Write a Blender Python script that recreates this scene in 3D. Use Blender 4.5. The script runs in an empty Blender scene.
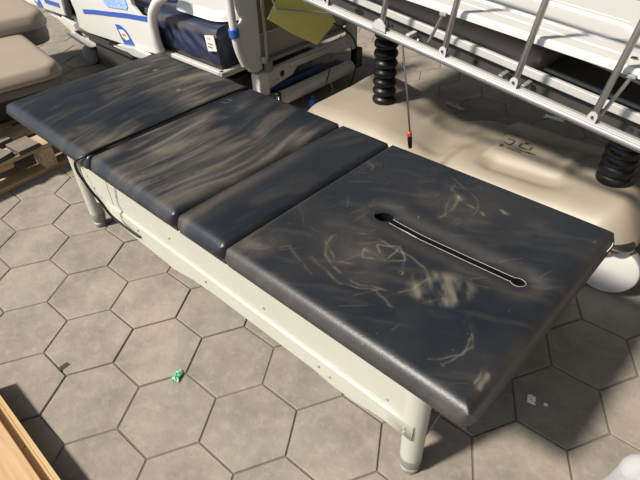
import bpy, bmesh, math, random
import numpy as np
from mathutils import Vector, Matrix
random.seed(4)
SC = bpy.context.scene
COL = SC.collection
PI = math.pi

# ------------------------------------------------------------------ materials
def mat(name, color, rough=.5, metal=0., spec=.5, noise=0., nscale=20., color2=None, bump=0., bscale=60., attr=None, attr_col=None, attr_rough=None, alpha=None, trans=0.):
    m = bpy.data.materials.new(name); m.use_nodes = True
    nt = m.node_tree; N = nt.nodes; L = nt.links
    b = N['Principled BSDF']
    b.inputs['Roughness'].default_value = rough
    b.inputs['Metallic'].default_value = metal
    b.inputs['Specular IOR Level'].default_value = spec
    b.inputs['Transmission Weight'].default_value = trans
    if alpha is not None: b.inputs['Alpha'].default_value = alpha
    tc = N.new('ShaderNodeTexCoord')
    c2 = color2 or [c*.7 for c in color]
    no = N.new('ShaderNodeTexNoise'); no.inputs['Scale'].default_value = nscale; no.inputs['Detail'].default_value = 5
    L.new(tc.outputs['Object'], no.inputs['Vector'])
    mr = N.new('ShaderNodeMapRange'); mr.inputs['From Min'].default_value = .35; mr.inputs['From Max'].default_value = .75
    mr.inputs['To Max'].default_value = noise
    L.new(no.outputs['Fac'], mr.inputs['Value'])
    mx = N.new('ShaderNodeMixRGB'); mx.inputs[1].default_value = (*color, 1); mx.inputs[2].default_value = (*c2, 1)
    L.new(mr.outputs[0], mx.inputs[0])
    out = mx.outputs[0]
    if attr:
        at = N.new('ShaderNodeAttribute'); at.attribute_name = attr
        m2 = N.new('ShaderNodeMixRGB'); m2.inputs[2].default_value = (*attr_col, 1)
        L.new(out, m2.inputs[1]); L.new(at.outputs['Fac'], m2.inputs[0]); out = m2.outputs[0]
        if attr_rough is not None:
            m3 = N.new('ShaderNodeMapRange'); m3.inputs['To Min'].default_value = rough; m3.inputs['To Max'].default_value = attr_rough
            L.new(at.outputs['Fac'], m3.inputs['Value']); L.new(m3.outputs[0], b.inputs['Roughness'])
    L.new(out, b.inputs['Base Color'])
    if bump:
        n2 = N.new('ShaderNodeTexNoise'); n2.inputs['Scale'].default_value = bscale; n2.inputs['Detail'].default_value = 4
        L.new(tc.outputs['Object'], n2.inputs['Vector'])
        bp = N.new('ShaderNodeBump'); bp.inputs['Strength'].default_value = bump; bp.inputs['Distance'].default_value = .004
        L.new(n2.outputs['Fac'], bp.inputs['Height']); L.new(bp.outputs[0], b.inputs['Normal'])
    return m

M = {}
M['vinyl'] = mat('worn_black_vinyl', (.0095,.0125,.018), .36, spec=.42, noise=.5, nscale=7, color2=(.017,.018,.021), bump=.12, bscale=180, attr='dust', attr_col=(.20,.172,.132), attr_rough=.7)
M['vinyl_liner'] = mat('slot_lining', (.72,.69,.6), .6, noise=.4, nscale=40)
M['vinyl_under'] = mat('black_backing', (.02,.02,.02), .8)
M['slot_black'] = mat('slot_interior', (.004,.004,.0045), .7, spec=.2)
M['piping'] = mat('worn_edging', (.34,.32,.27), .6)
M['cream'] = mat('cream_painted_steel', (.46,.45,.375), .42, noise=.35, nscale=9, color2=(.40,.385,.31))
M['screw'] = mat('screw_heads', (.5,.49,.44), .35, metal=.5)
M['foot'] = mat('grey_foot_cap', (.3,.29,.26), .5, metal=.3, noise=.6, nscale=60)
M['black'] = mat('black_rubber', (.007,.007,.0075), .36, spec=.35)
M['black_matt'] = mat('black_matt', (.015,.015,.015), .8)
M['red'] = mat('red_plastic', (.55,.05,.05), .4)
M['beige'] = mat('beige_moulded_plastic', (.30,.26,.20), .45, noise=.5, nscale=5, color2=(.26,.222,.168), attr='dust', attr_col=(.3,.24,.17))
M['chrome'] = mat('brushed_steel', (.42,.40,.36), .34, metal=1.)
M['alu'] = mat('satin_aluminium', (.33,.32,.295), .42, metal=.6, noise=.3)
M['white'] = mat('white_plastic', (.60,.585,.55), .42, noise=.25, nscale=6, color2=(.54,.52,.48))
M['white_paint'] = mat('white_painted_steel', (.49,.478,.445), .40, noise=.3, nscale=12)
M['grey_metal'] = mat('grey_steel', (.24,.23,.21), .45, metal=.3, noise=.5)
M['dark_metal'] = mat('dark_steel', (.05,.047,.042), .55, noise=.5)
M['line'] = mat('groove_grey', (.38,.36,.32), .6)
M['grey_plastic'] = mat('grey_plastic', (.25,.25,.235), .5, noise=.3)
M['brown_vinyl'] = mat('taupe_vinyl', (.15,.12,.095), .5, noise=.5, nscale=9, bump=.4, bscale=30)
M['navy'] = mat('navy_cover', (.018,.022,.05), .38, noise=.4, nscale=8, color2=(.03,.034,.06), attr='dust', attr_col=(.17,.14,.115), attr_rough=.6)
M['blue'] = mat('blue_plastic', (.035,.1,.38), .4)
M['blue_dark'] = mat('dark_blue_plastic', (.012,.035,.14), .4)
M['blue_pad'] = mat('blue_keypad', (.12,.28,.62), .4, noise=1, nscale=160, color2=(.6,.7,.85))
M['label'] = mat('label_paper', (.62,.6,.56), .5)
M['cream_label'] = mat('cream_emblem', (.85,.74,.5), .4)
M['ink'] = mat('ink', (.07,.055,.045), .6)
M['orange'] = mat('orange_ink', (.6,.2,.07), .5)
M['yellow'] = mat('yellow_sheet', (.88,.82,.25), .5, noise=.4, nscale=12, color2=(.78,.70,.18))
M['olive'] = mat('olive_panel', (.2,.17,.1), .4, noise=.4, nscale=5)
M['clear'] = mat('grey_end_sheet', (.3,.3,.275), .3, noise=.4, nscale=6)
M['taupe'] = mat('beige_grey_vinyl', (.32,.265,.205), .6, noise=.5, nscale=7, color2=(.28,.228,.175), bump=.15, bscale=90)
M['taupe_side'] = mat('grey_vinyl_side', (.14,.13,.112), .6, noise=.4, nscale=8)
M['dark_side'] = mat('dark_grey_shell', (.05,.05,.047), .6, noise=.5, nscale=10)
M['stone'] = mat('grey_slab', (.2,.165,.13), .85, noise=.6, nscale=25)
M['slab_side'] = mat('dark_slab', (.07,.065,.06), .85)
M['green'] = mat('green_foil', (.03,.42,.16), .3, noise=1, nscale=160, color2=(.6,.8,.65))
M['foil'] = mat('silver_scrap', (.5,.49,.45), .35, noise=1, nscale=90, color2=(.2,.19,.17))
M['paper'] = mat('white_paper', (.85,.83,.78), .7)
M['bag'] = mat('white_film', (.78,.78,.78), .25, alpha=.5)
M['bark'] = mat('dry_leaf', (.05,.042,.03), .9)

def wood(name, c1, c2, axis):
    m = bpy.data.materials.new(name); m.use_nodes = True; nt = m.node_tree; N = nt.nodes; L = nt.links
    b = N['Principled BSDF']; b.inputs['Roughness'].default_value = .7
    tc = N.new('ShaderNodeTexCoord'); mp = N.new('ShaderNodeMapping')
    s = [60, 60, 60]; s[axis] = 3
    mp.inputs['Scale'].default_value = s
    no = N.new('ShaderNodeTexNoise'); no.inputs['Scale'].default_value = 1; no.inputs['Detail'].default_value = 6
    L.new(tc.outputs['Object'], mp.inputs[0]); L.new(mp.outputs[0], no.inputs['Vector'])
    cr = N.new('ShaderNodeValToRGB'); cr.color_ramp.elements[0].position = .35; cr.color_ramp.elements[0].color = (*c1, 1)
    cr.color_ramp.elements[1].position = .65; cr.color_ramp.elements[1].color = (*c2, 1)
    L.new(no.outputs['Fac'], cr.inputs[0]); L.new(cr.outputs[0], b.inputs['Base Color'])
    return m
M['wood_y'] = wood('pallet_wood', (.36,.26,.15), (.48,.37,.23), 1)
M['wood_x'] = wood('crate_wood', (.40,.25,.115), (.52,.35,.185), 0)
M['wood_b'] = wood('block_wood', (.45,.33,.19), (.6,.46,.3), 0)

def floor_mat():
    m = bpy.data.materials.new('concrete_pavers'); m.use_nodes = True; nt = m.node_tree; N = nt.nodes; L = nt.links
    b = N['Principled BSDF']; b.inputs['Roughness'].default_value = .78
    tc = N.new('ShaderNodeTexCoord')
    at = N.new('ShaderNodeAttribute'); at.attribute_name = 'tint'
    def noise(sc, det=6):
        n = N.new('ShaderNodeTexNoise'); n.inputs['Scale'].default_value = sc; n.inputs['Detail'].default_value = det
        n.inputs['Roughness'].default_value = .65
        L.new(tc.outputs['Object'], n.inputs['Vector']); return n.outputs['Fac']
    def mix(a, bcol, fac):
        x = N.new('ShaderNodeMixRGB'); x.inputs[2].default_value = (*bcol, 1); L.new(a, x.inputs[1]); L.new(fac, x.inputs[0]); return x.outputs[0]
    def rng(v, lo, hi, mx=1):
        r = N.new('ShaderNodeMapRange'); r.inputs['From Min'].default_value = lo; r.inputs['From Max'].default_value = hi; r.inputs['To Max'].default_value = mx
        L.new(v, r.inputs['Value']); return r.outputs[0]
    base = N.new('ShaderNodeMixRGB'); base.inputs[1].default_value = (.262,.224,.183,1); base.inputs[2].default_value = (.304,.258,.208,1)
    L.new(at.outputs['Fac'], base.inputs[0])
    o = mix(base.outputs[0], (.165,.145,.12), rng(noise(5.5), .40, .68, .85))
    o = mix(o, (.235,.235,.195), rng(noise(2.3), .5, .7, .5))
    o = mix(o, (.36,.31,.25), rng(noise(26), .5, .75, .6))
    o = mix(o, (.13,.11,.09), rng(noise(140, 2), .62, .75, .5))
    g = N.new('ShaderNodeAttribute'); g.attribute_name = 'grout'
    o = mix(o, (.155,.128,.10), g.outputs['Fac'])
    L.new(o, b.inputs['Base Color'])
    bp = N.new('ShaderNodeBump'); bp.inputs['Strength'].default_value = .35; bp.inputs['Distance'].default_value = .004
    L.new(noise(70), bp.inputs['Height']); L.new(bp.outputs[0], b.inputs['Normal'])
    return m
M['floor'] = floor_mat()

# ------------------------------------------------------------------ helpers
def obj(name, bm, m, parent=None, smooth=True, angle=35, bevel=0, seg=2):
    me = bpy.data.meshes.new(name)
    bmesh.ops.recalc_face_normals(bm, faces=bm.faces)
    bm.to_mesh(me); bm.free()
    for x in (m if isinstance(m, (list, tuple)) else [m]): me.materials.append(M[x] if isinstance(x, str) else x)
    if smooth:
        me.polygons.foreach_set('use_smooth', [True]*len(me.polygons))
        me.set_sharp_from_angle(angle=math.radians(angle))
    o = bpy.data.objects.new(name, me); COL.objects.link(o)
    if bevel:
        b = o.modifiers.new('bevel', 'BEVEL'); b.width = bevel; b.segments = seg; b.limit_method = 'ANGLE'; b.angle_limit = math.radians(40)
    if parent: put(o, parent)
    return o
def put(o, p):
    o.parent = p
    if p.type == 'EMPTY': o.matrix_parent_inverse = Matrix.Translation(p.location).inverted()
def tag(o, label, cat, group=None, kind=None):
    o['label'] = label; o['category'] = cat
    if group: o['group'] = group
    if kind: o['kind'] = kind
    return o
def thing(name, label, cat, loc=(0,0,0), group=None):
    o = bpy.data.objects.new(name, None); COL.objects.link(o); o.location = loc; o.empty_display_size = .1
    return tag(o, label, cat, group)
def B(): return bmesh.new()
def box(bm, lo, hi, mtx=None):
    lo, hi = Vector(lo), Vector(hi)
    c = (lo+hi)/2; s = hi-lo
    T = Matrix.Translation(c) @ Matrix.Diagonal((*s, 1))
    if mtx: T = mtx @ T
    bmesh.ops.create_cube(bm, size=1, matrix=T); return bm
def frame_of(d):
    d = Vector(d).normalized(); up = Vector((0,0,1)) if abs(d.z) < .95 else Vector((1,0,0))
    a = d.cross(up).normalized(); return a, d.cross(a).normalized()
def tube(bm, pts, r, n=12, caps=True, radii=None):
    pts = [Vector(p) for p in pts]; rings = []; a = None
    for i, p in enumerate(pts):
        d = (pts[min(i+1, len(pts)-1)] - pts[max(i-1, 0)]).normalized()
        if a is None: a, b = frame_of(d)
        else:
            a = (a - d*a.dot(d)).normalized(); b = d.cross(a)
        rr = radii[i] if radii else r
        rings.append([bm.verts.new(p + (a*math.cos(2*PI*k/n) + b*math.sin(2*PI*k/n))*rr) for k in range(n)])
    for i in range(len(rings)-1):
        for k in range(n):
            bm.faces.new((rings[i][k], rings[i][(k+1)%n], rings[i+1][(k+1)%n], rings[i+1][k]))
    if caps: bm.faces.new(rings[0][::-1]); bm.faces.new(rings[-1])
    return bm
def curve(ctrl, n=8):
    P = [Vector(p) for p in ctrl]; P = [2*P[0]-P[1]] + P + [2*P[-1]-P[-2]]; out = []
    for i in range(1, len(P)-2):
        for k in range(n):
            t = k/n; a, b, c, d = P[i-1:i+3]
            out.append(.5*((2*b) + (c-a)*t + (2*a-5*b+4*c-d)*t*t + (-a+3*b-3*c+d)*t**3))
    out.append(P[-2]); return out
def lathe(bm, prof, c, axis=(0,0,1), n=32, caps=True):
    a, b = frame_of(axis); ax = Vector(axis).normalized(); c = Vector(c)
    rings = [[bm.verts.new(c + ax*h + (a*math.cos(2*PI*k/n) + b*math.sin(2*PI*k/n))*r) for k in range(n)] for r, h in prof]
    for i in range(len(rings)-1):
        for k in range(n): bm.faces.new((rings[i][k], rings[i][(k+1)%n], rings[i+1][(k+1)%n], rings[i+1][k]))
    if caps: bm.faces.new(rings[0][::-1]); bm.faces.new(rings[-1])
    return bm
def prism(bm, poly, fn, d0, d1):
    """extrude a 2D outline: fn(u, v, d) gives the 3D point"""
    A = [bm.verts.new(fn(u, v, d0)) for u, v in poly]; C = [bm.verts.new(fn(u, v, d1)) for u, v in poly]
    bm.faces.new(A); bm.faces.new(C[::-1])
    n = len(poly)
    for i in range(n): bm.faces.new((A[i], C[i], C[(i+1)%n], A[(i+1)%n]))
    return bm
XZ = lambda u, v, d: (u, d, v)       # plate facing along y
YZ = lambda u, v, d: (d, u, v)       # plate facing along x
XY = lambda u, v, d: (u, v, d)
def rrect(x0, y0, x1, y1, r, n=6):
    out = []
    for cx, cy, a0 in ((x1-r, y1-r, 0), (x0+r, y1-r, 90), (x0+r, y0+r, 180), (x1-r, y0+r, 270)):
        for k in range(n+1):
            a = math.radians(a0 + 90*k/n); out.append((cx+r*math.cos(a), cy+r*math.sin(a)))
    return out

_rs = np.random.RandomState(7); _T = _rs.rand(256, 256)
def vn(x, y, seed=0):
    x = np.asarray(x)+seed*17.3; y = np.asarray(y)+seed*9.7
    xi = np.floor(x).astype(int); yi = np.floor(y).astype(int); fx = x-xi; fy = y-yi
    fx = fx*fx*(3-2*fx); fy = fy*fy*(3-2*fy)
    g = lambda i, j: _T[i % 256, j % 256]
    return (g(xi,yi)*(1-fx)+g(xi+1,yi)*fx)*(1-fy) + (g(xi,yi+1)*(1-fx)+g(xi+1,yi+1)*fx)*fy
def fbm(x, y, seed=0, o=4):
    s = 0; a = .5
    for k in range(o): s = s + a*vn(x*2**k, y*2**k, seed+k*3); a *= .5
    return s/(1-.5**o)
def smooth(lo, hi, v):
    t = np.clip((v-lo)/(hi-lo), 0, 1); return t*t*(3-2*t)
def seg(x, y, pts):
    d = np.full(np.shape(x), 9.)
    for (ax, ay), (bx, by) in zip(pts[:-1], pts[1:]):
        vx, vy = bx-ax, by-ay; t = np.clip(((x-ax)*vx+(y-ay)*vy)/(vx*vx+vy*vy+1e-12), 0, 1)
        d = np.minimum(d, np.hypot(x-ax-t*vx, y-ay-t*vy))
    return d

def sheet(name, x0, x1, y0, y1, step, corner, edge, zfun, zbot, m, dust=None, parent=None, bulge=.006, matfun=None, warp=None, hole=None):
    """a slab whose top is a height field inside a rounded rectangle; zfun(x, y, d), d = distance in from the rim"""
    nx = max(4, int(round((x1-x0)/step))); ny = max(4, int(round((y1-y0)/step)))
    X, Y = np.meshgrid(np.linspace(x0, x1, nx+1), np.linspace(y0, y1, ny+1), indexing='ij')
    cx, cy = (x0+x1)/2, (y0+y1)/2; hx, hy = (x1-x0)/2, (y1-y0)/2
    px, py = X-cx, Y-cy
    qx, qy = np.abs(px)-(hx-corner), np.abs(py)-(hy-corner)
    L = np.hypot(np.maximum(qx, 0), np.maximum(qy, 0))
    sdf = L + np.minimum(np.maximum(qx, qy), 0) - corner
    out = (sdf > 0)
    k = np.where(out, sdf, 0)
    X = X - np.where(out, np.sign(px)*np.maximum(qx, 0)/np.maximum(L, 1e-9)*k, 0)
    Y = Y - np.where(out, np.sign(py)*np.maximum(qy, 0)/np.maximum(L, 1e-9)*k, 0)
    d = np.maximum(-sdf, 0)
    # pull the sample rows near the rim so the roll-over is smooth
    Z = zfun(X, Y, d)
    D = dust(X, Y, d) if dust else np.zeros_like(X)
    if warp: X, Y = warp(X, Y)
    if hole:
        h = hole(X, Y); e = 1e-4
        gx = (hole(X+e, Y)-hole(X-e, Y))/(2*e); gy = (hole(X, Y+e)-hole(X, Y-e))/(2*e)
        g = np.maximum(np.hypot(gx, gy), 1e-6); near_ = np.abs(h) < step*.72
        X = np.where(near_, X-gx/g*h, X); Y = np.where(near_, Y-gy/g*h, Y); Z = np.where(near_, zfun(X, Y, d), Z)
    V = np.stack([X, Y, Z], -1).reshape(-1, 3)
    idx = np.arange((nx+1)*(ny+1)).reshape(nx+1, ny+1)
    F = np.stack([idx[:-1,:-1], idx[1:,:-1], idx[1:,1:], idx[:-1,1:]], -1).reshape(-1, 4)
    if hole:
        c = V[F].mean(1); F = F[hole(c[:,0], c[:,1]) > 0]
    rim = list(idx[:,0]) + list(idx[-1,1:]) + list(idx[-2::-1,-1]) + list(idx[0,-2:0:-1])
    rim = np.array(rim); n = len(rim)
    rp = V[rim]; base = len(V)
    cxx, cyy = rp[:,0].mean(), rp[:,1].mean()
    nrm = np.stack([np.roll(rp[:,1],-1)-np.roll(rp[:,1],1), -(np.roll(rp[:,0],-1)-np.roll(rp[:,0],1))], -1)
    nl = np.maximum(np.hypot(nrm[:,0], nrm[:,1]), 1e-9)[:,None]; nrm = nrm/nl
    lev = [(.5, bulge), (1., 0.)]
    rows = []
    for t, bl in lev:
        q = rp.copy(); q[:,:2] += nrm*bl; q[:,2] = rp[:,2]*(1-t) + zbot*t; rows.append(q)
    V = np.concatenate([V]+rows); Dn = np.concatenate([D.reshape(-1)]+[D.reshape(-1)[rim]*.8]*2)
    faces = F.tolist(); prev = rim
    for r in range(len(lev)):
        cur = base + r*n + np.arange(n)
        for i in range(n): faces.append([int(prev[i]), int(cur[i]), int(cur[(i+1)%n]), int(prev[(i+1)%n])])
        prev = cur
    faces.append([int(v) for v in prev][::-1])
    me = bpy.data.meshes.new(name); me.from_pydata(V.tolist(), [], faces); 
    a = me.attributes.new('dust', 'FLOAT', 'POINT'); a.data.foreach_set('value', np.clip(Dn, 0, 1).astype(np.float32))
    ms = m if isinstance(m, (list, tuple)) else [m]
    for x in ms: me.materials.append(M[x])
    if matfun:
        fc = V[F].mean(1); mi = np.zeros(len(faces), dtype=np.int32); mi[:len(F)] = matfun(fc[:,0], fc[:,1], fc[:,2])
        me.polygons.foreach_set('material_index', mi)
    bm = bmesh.new(); bm.from_mesh(me); bmesh.ops.dissolve_degenerate(bm, dist=1e-6, edges=bm.edges); bmesh.ops.recalc_face_normals(bm, faces=bm.faces); bm.to_mesh(me); bm.free()
    me.polygons.foreach_set('use_smooth', [True]*len(me.polygons))
    me.set_sharp_from_angle(angle=math.radians(60))
    o = bpy.data.objects.new(name, me); COL.objects.link(o)
    if parent: put(o, parent)
    return o
def roll(d, r): # quarter-round drop at the rim
    t = np.clip(1-d/r, 0, 1); return r*(1-np.sqrt(np.maximum(1-t*t, 0)))

# ------------------------------------------------------------------ floor of hexagonal pavers
def make_floor():
    S = .144; a0 = math.radians(2.3); ox, oy = -.179, -.63
    V = []; F = []; T = []; G = []
    lat = math.radians(62.3)
    for i in range(-32, 33):
        for j in range(-40, 41):
            u, v = 1.5*i, math.sqrt(3)*(j+i/2)
            x = ox + S*(u*math.cos(lat)-v*math.sin(lat)); y = oy + S*(u*math.sin(lat)+v*math.cos(lat))
            if not (-7 < x < 3.2 and -2.6 < y < 4.5): continue
            t = random.random(); dz = random.uniform(-.0012, .0012); tx, ty = random.uniform(-.006, .006), random.uniform(-.006, .006)
            b = len(V)
            for r, z, g in ((S-.0055, 0, 0), (S-.0030, -.0018, .25), (S-.0018, -.014, .9)):
                for k in range(6):
                    a = a0+k*PI/3; px, py = r*math.cos(a), r*math.sin(a)
                    V.append((x+px, y+py, z+dz+tx*px+ty*py)); T.append(t); G.append(g)
            F.append([b+k for k in range(6)])
            for q in (0, 6):
                for k in range(6): F.append([b+q+k, b+q+6+k, b+q+6+(k+1)%6, b+q+(k+1)%6])
    b = len(V)
    V += [(-9,-4,-.004),(4.5,-4,-.004),(4.5,6,-.004),(-9,6,-.004)]; F.append([b,b+1,b+2,b+3]); T += [.5]*4; G += [1]*4
    me = bpy.data.meshes.new('floor'); me.from_pydata(V, [], F)
    for n_, arr in (('tint', T), ('grout', G)):
        a = me.attributes.new(n_, 'FLOAT', 'POINT'); a.data.foreach_set('value', arr)
    me.materials.append(M['floor'])
    o = bpy.data.objects.new('floor', me); COL.objects.link(o); o['kind'] = 'structure'
make_floor()

# ------------------------------------------------------------------ treatment couch
couch = thing('treatment_couch', 'long black vinyl treatment couch on a cream steel frame, dusty, with a face slot', 'treatment couch')
def streaks(x, y, s, k=1.):
    wob = fbm(x*2.2, y*2.2, s+5, 3)
    xx = x + .09*np.sin(y*3.4+s) + .12*wob
    a = fbm(xx*60, y*3.4, s, 4); c = fbm(xx*20, y*2.4, s+2, 3); f = fbm(xx*140, y*9, s+4, 3)
    b = fbm(x*4, y*3, s+11, 4)
    e = np.minimum(np.abs(y+.363), np.abs(y-.366)); q = fbm(x*9, y*7, s+15, 4)
    return k*(.25+.75*smooth(.0, .05, e))*(smooth(.45, .8, a)*.24*smooth(.40, .65, b) + smooth(.48, .78, c)*.16*smooth(.35,.65,q) + smooth(.5,.75,f)*.08*smooth(.4,.6,q) + smooth(.48, .75, b)*.08)
SX = [-1.050, -.397, .088, .305, 1.028]
def base_z(x, y, d, r=.034, crown=.010, zt=.505, xl=None, xr=None, rl=.034, rr=.034):
    ye = np.minimum(np.abs(y+.363), np.abs(y-.366))
    drop = np.maximum(np.maximum(roll(ye, r), roll(d, .010)), np.maximum(roll(np.maximum(x-xl, 0), rl), roll(np.maximum(xr-x, 0), rr)))
    return zt - drop + crown*(1-np.exp(-ye/.09))*(1-np.exp(-np.minimum(x-xl, xr-x)/.05)) - .004
def z_a(x, y, d):
    z = base_z(x, y, d, .030, .009, xl=SX[0], xr=SX[1], rl=.034, rr=.014)
    z += .0035*(fbm(x*6, y*3, 3, 3)-.5)*smooth(0, .1, d)
    for px, py in ((-.596,.146),(-.849,.206),(-.947,.245)): z -= .005*np.exp(-((x-px)**2+(y-py)**2)/.0003)
    for k, xx in enumerate((-.86, -.74, -.58, -.47)):     # long wrinkles across the cover
        z -= .0022*np.exp(-((x-xx-.05*np.sin(y*3.2+k*1.7))/.012)**2)*smooth(-.36, .05, y)*smooth(0, .06, d)
    return z
def z_b(x, y, d):
    z = base_z(x, y, d, .036, .012, xl=SX[1], xr=SX[2], rl=.018, rr=.026)
    z += .004*(fbm(x*5, y*3, 9, 3)-.5)*smooth(0, .1, d)
    for k, xx in enumerate((-.30, -.21, -.10, .02)):
        z -= .0022*np.exp(-((x-xx-.04*np.sin(y*3.6+k*2))/.013)**2)*smooth(0, .06, d)*(.4+.6*fbm(y*3, x*0, k, 2))
    return z
def z_c(x, y, d):
    z = base_z(x, y, d, .036, .012, xl=SX[2], xr=SX[3], rl=.026, rr=.022)
    z -= .002*np.exp(-((x-.19-.03*np.sin(y*5))/.02)**2)*smooth(0, .06, d)
    return z
def dust_a(x, y, d):
    v = streaks(x, y, 1, 1.5)
    v += .38*np.exp(-((x+.60)**2/.02+(y-.14)**2/.006)) * fbm(x*14, y*14, 2)
    v += .30*smooth(.5, .8, fbm(x*5, y*5, 31))*smooth(-.1, .3, y)
    v += .35*np.exp(-((x+.45)/.03)**2)*np.exp(-((y+.28)/.08)**2)
    for px, py in ((-.596,.146),(-.849,.206)): v = np.maximum(v, .75*(np.hypot(x-px, y-py) < .009))
    return v*.9 + .01
def dust_b(x, y, d):
    v = streaks(x, y, 5, 1.4)
    v += .45*np.exp(-((x+.36)/.03)**2)*np.exp(-((y+.30)/.05)**2) + .28*np.exp(-((x-.02)/.05)**2)*np.exp(-((y+.22)/.12)**2)*fbm(x*30, y*6, 8)
    r = np.abs(np.maximum(np.abs(x+.365)/.02, np.abs(y-.203)/.014)-1); v = np.maximum(v, .35*(r < .12)); v -= .1*(np.maximum(np.abs(x+.365)/.02, np.abs(y-.203)/.014) < .9)
    return v + .01
def dust_c(x, y, d):
    v = streaks(x, y, 15, .75) + .3*np.exp(-((x-.13)/.03)**2)*smooth(.0, .5, fbm(x*20, y*4, 3))*smooth(.35,-.3,y)
    return v*.85 + .01
slotc = [(.545,.014),(.60,.010),(.66,.0075),(.80,.012),(.925,.018)]
def slot_d(x, y):
    d = seg(x, y, slotc)
    ks = np.hypot(x-.537, y-.015) - .0255
    ke = np.hypot(x-.925, y-.018) - .0190
    return np.minimum(np.minimum(d-.0140, ks), ke)
def z_d(x, y, d):
    z = base_z(x, y, d, .032, .009, xl=SX[3], xr=SX[4], rl=.022, rr=.030)
    s = np.maximum(slot_d(x, y), 0); far = (y > np.interp(x, [p[0] for p in slotc], [p[1] for p in slotc]))
    z -= np.where(far, .014, .004)*np.exp(-(s/np.where(far, .033, .020))**2) 
    z += .0025*(fbm(x*4, y*4, 21, 3)-.5)*smooth(0, .1, d)
    z -= .0025*np.exp(-((y-.10-.12*(x-.6))/.02)**2)*smooth(.55,.7,x)*smooth(1.0,.85,x)
    return z
def dust_d(x, y, d):
    a = fbm(x*5+.3*y, y*5, 41, 4); n2 = fbm(x*30, y*30, 44, 3)
    v = .055*smooth(.45, .8, a) + .02*n2
    st = fbm((x+.5*y)*9, (y-.5*x)*40, 47, 4); v += .06*smooth(.55, .8, st)
    # wiped patch of pale dust beside the scribble
    pd = np.exp(-(((x-.80-.3*(y+.13))/.075)**2+((y+.125)/.075)**2)); v += .62*smooth(.3, .65, pd*(.55+.8*fbm(x*16, y*26, 50)))*smooth(.25,.6,fbm(x*30+20*y, y*14, 52))
    pd = np.exp(-(((x-.60)/.10)**2+((y+.15)/.06)**2)); v += .16*pd*fbm(x*22, y*22, 51)*1.6
    pd = np.exp(-(((x-.36)/.05)**2+((y+.29)/.06)**2)); v += .38*pd*fbm(x*40, y*25, 58)*1.5
    pd = np.exp(-(((x-.66)/.17)**2+((y-.16)/.06)**2)); v += .10*pd*fbm(x*18, y*18, 53)*1.6
    v += .18*smooth(.03, .0, d)*fbm(x*9, y*9, 61)*1.4
    def scr(pts, w=.0016, k=.5):
        nonlocal v
        ds = seg(x + .022*(fbm(x*22, y*22, 71)-.5), y + .022*(fbm(x*22, y*22, 73)-.5), pts)
        v = v + .8*k*np.exp(-(ds/w)**2)*smooth(.25,.65,fbm(x*35, y*35, 75)) + .12*k*np.exp(-(ds/(w*4))**2)*fbm(x*60, y*60, 77)
    scr([(.507,-.189),(.487,-.14),(.503,-.107),(.545,-.078),(.592,-.073),(.66,-.078),(.738,-.086),(.765,-.12),(.755,-.171),(.735,-.205),(.712,-.208),(.64,-.235),(.576,-.228),(.53,-.21),(.507,-.189)], .003, .36)
    scr([(.588,-.129),(.653,-.132),(.647,-.062),(.60,-.10),(.653,-.132),(.69,-.10),(.647,-.062)], .0018, .6)
    scr([(.653,-.132),(.602,-.157),(.588,-.129)], .0018, .5); scr([(.69,-.10),(.70,-.14)], .0018, .4)
    scr([(.50,-.24),(.62,-.26),(.70,-.22),(.78,-.25)], .003, .3); scr([(.49,-.17),(.56,-.21),(.60,-.19)], .002, .35)
    scr([(.306,.217),(.35,.20),(.37,.172)], .002, .3); scr([(.56,.30),(.70,.24),(.74,.10)], .002, .25); scr([(.60,.27),(.66,.12)], .0025, .2)
    scr([(.722,.198),(.735,.19)], .003, .7); scr([(.765,.235),(.782,.228)], .003, .6)
    scr([(1.0,-.262),(1.004,-.30)], .006, .75); scr([(.985,-.262),(.992,-.30)], .002, .6); scr([(.90,-.305),(.945,-.25),(.93,-.18)], .002, .35); scr([(.93,-.30),(.95,-.22),(.90,-.15)], .0016, .3)
    scr([(.38,-.30),(.44,-.24),(.55,-.28)], .002, .25); scr([(.33,-.10),(.40,-.16),(.47,-.15)], .002, .2)
    rr = random.Random(12)
    for _ in range(46):
        ax, ay, an, ll = rr.uniform(.33,1.0), rr.uniform(-.33,.33), rr.gauss(1.1,.5), rr.uniform(.01,.07)
        ds = seg(x, y, [(ax, ay), (ax+ll*math.cos(an), ay+ll*math.sin(an))]); v = v + rr.uniform(.06,.22)*np.exp(-(ds/.0013)**2)
    scr([(.60,.25),(.645,.215),(.70,.20)], .004, .45); scr([(.645,.215),(.665,.15),(.655,.10)], .0035, .35); v += .25*np.exp(-((x-.645)**2+(y-.215)**2)/.0002)
    scr([(.770,.236),(.785,.235),(.792,.226),(.78,.222),(.775,.232)], .0015, .9)
    v += .5*(vn(x*90, y*90, 90) > .985)
    s = slot_d(x, y); v += .10*np.exp(-((s-.03)/.02)**2)*(s > 0)
    return np.clip(v, 0, .8)
G = .0015
cush = [
 sheet('cushion', SX[0], SX[1]-G, -.365, .368, .006, .022, .03, z_a, .452, 'vinyl', dust_a, couch),
 sheet('cushion', SX[1]+G, SX[2]-G, -.362, .362, .006, .038, .03, z_b, .452, 'vinyl', dust_b, couch),
 sheet('cushion', SX[2]+G, SX[3]-G, -.360, .362, .006, .035, .03, z_c, .452, 'vinyl', dust_c, couch),
 sheet('cushion', SX[3]+G, SX[4], -.362, .366, .002, .028, .03, z_d, .452, 'vinyl', dust_d, couch, hole=slot_d)]
for o, l in zip(cush, ('foot cushion with dusty streaks', 'creased thigh cushion', 'narrow middle cushion', 'head cushion with keyhole face slot and chalky scribbles')): o['label'] = l
for i in range(4):   # backing board under each cushion
    obj('backing_board', box(B(), (SX[i]+.006, -.352, .437), (SX[i+1]-.006, .352, .453)), 'vinyl_under', couch)
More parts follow.
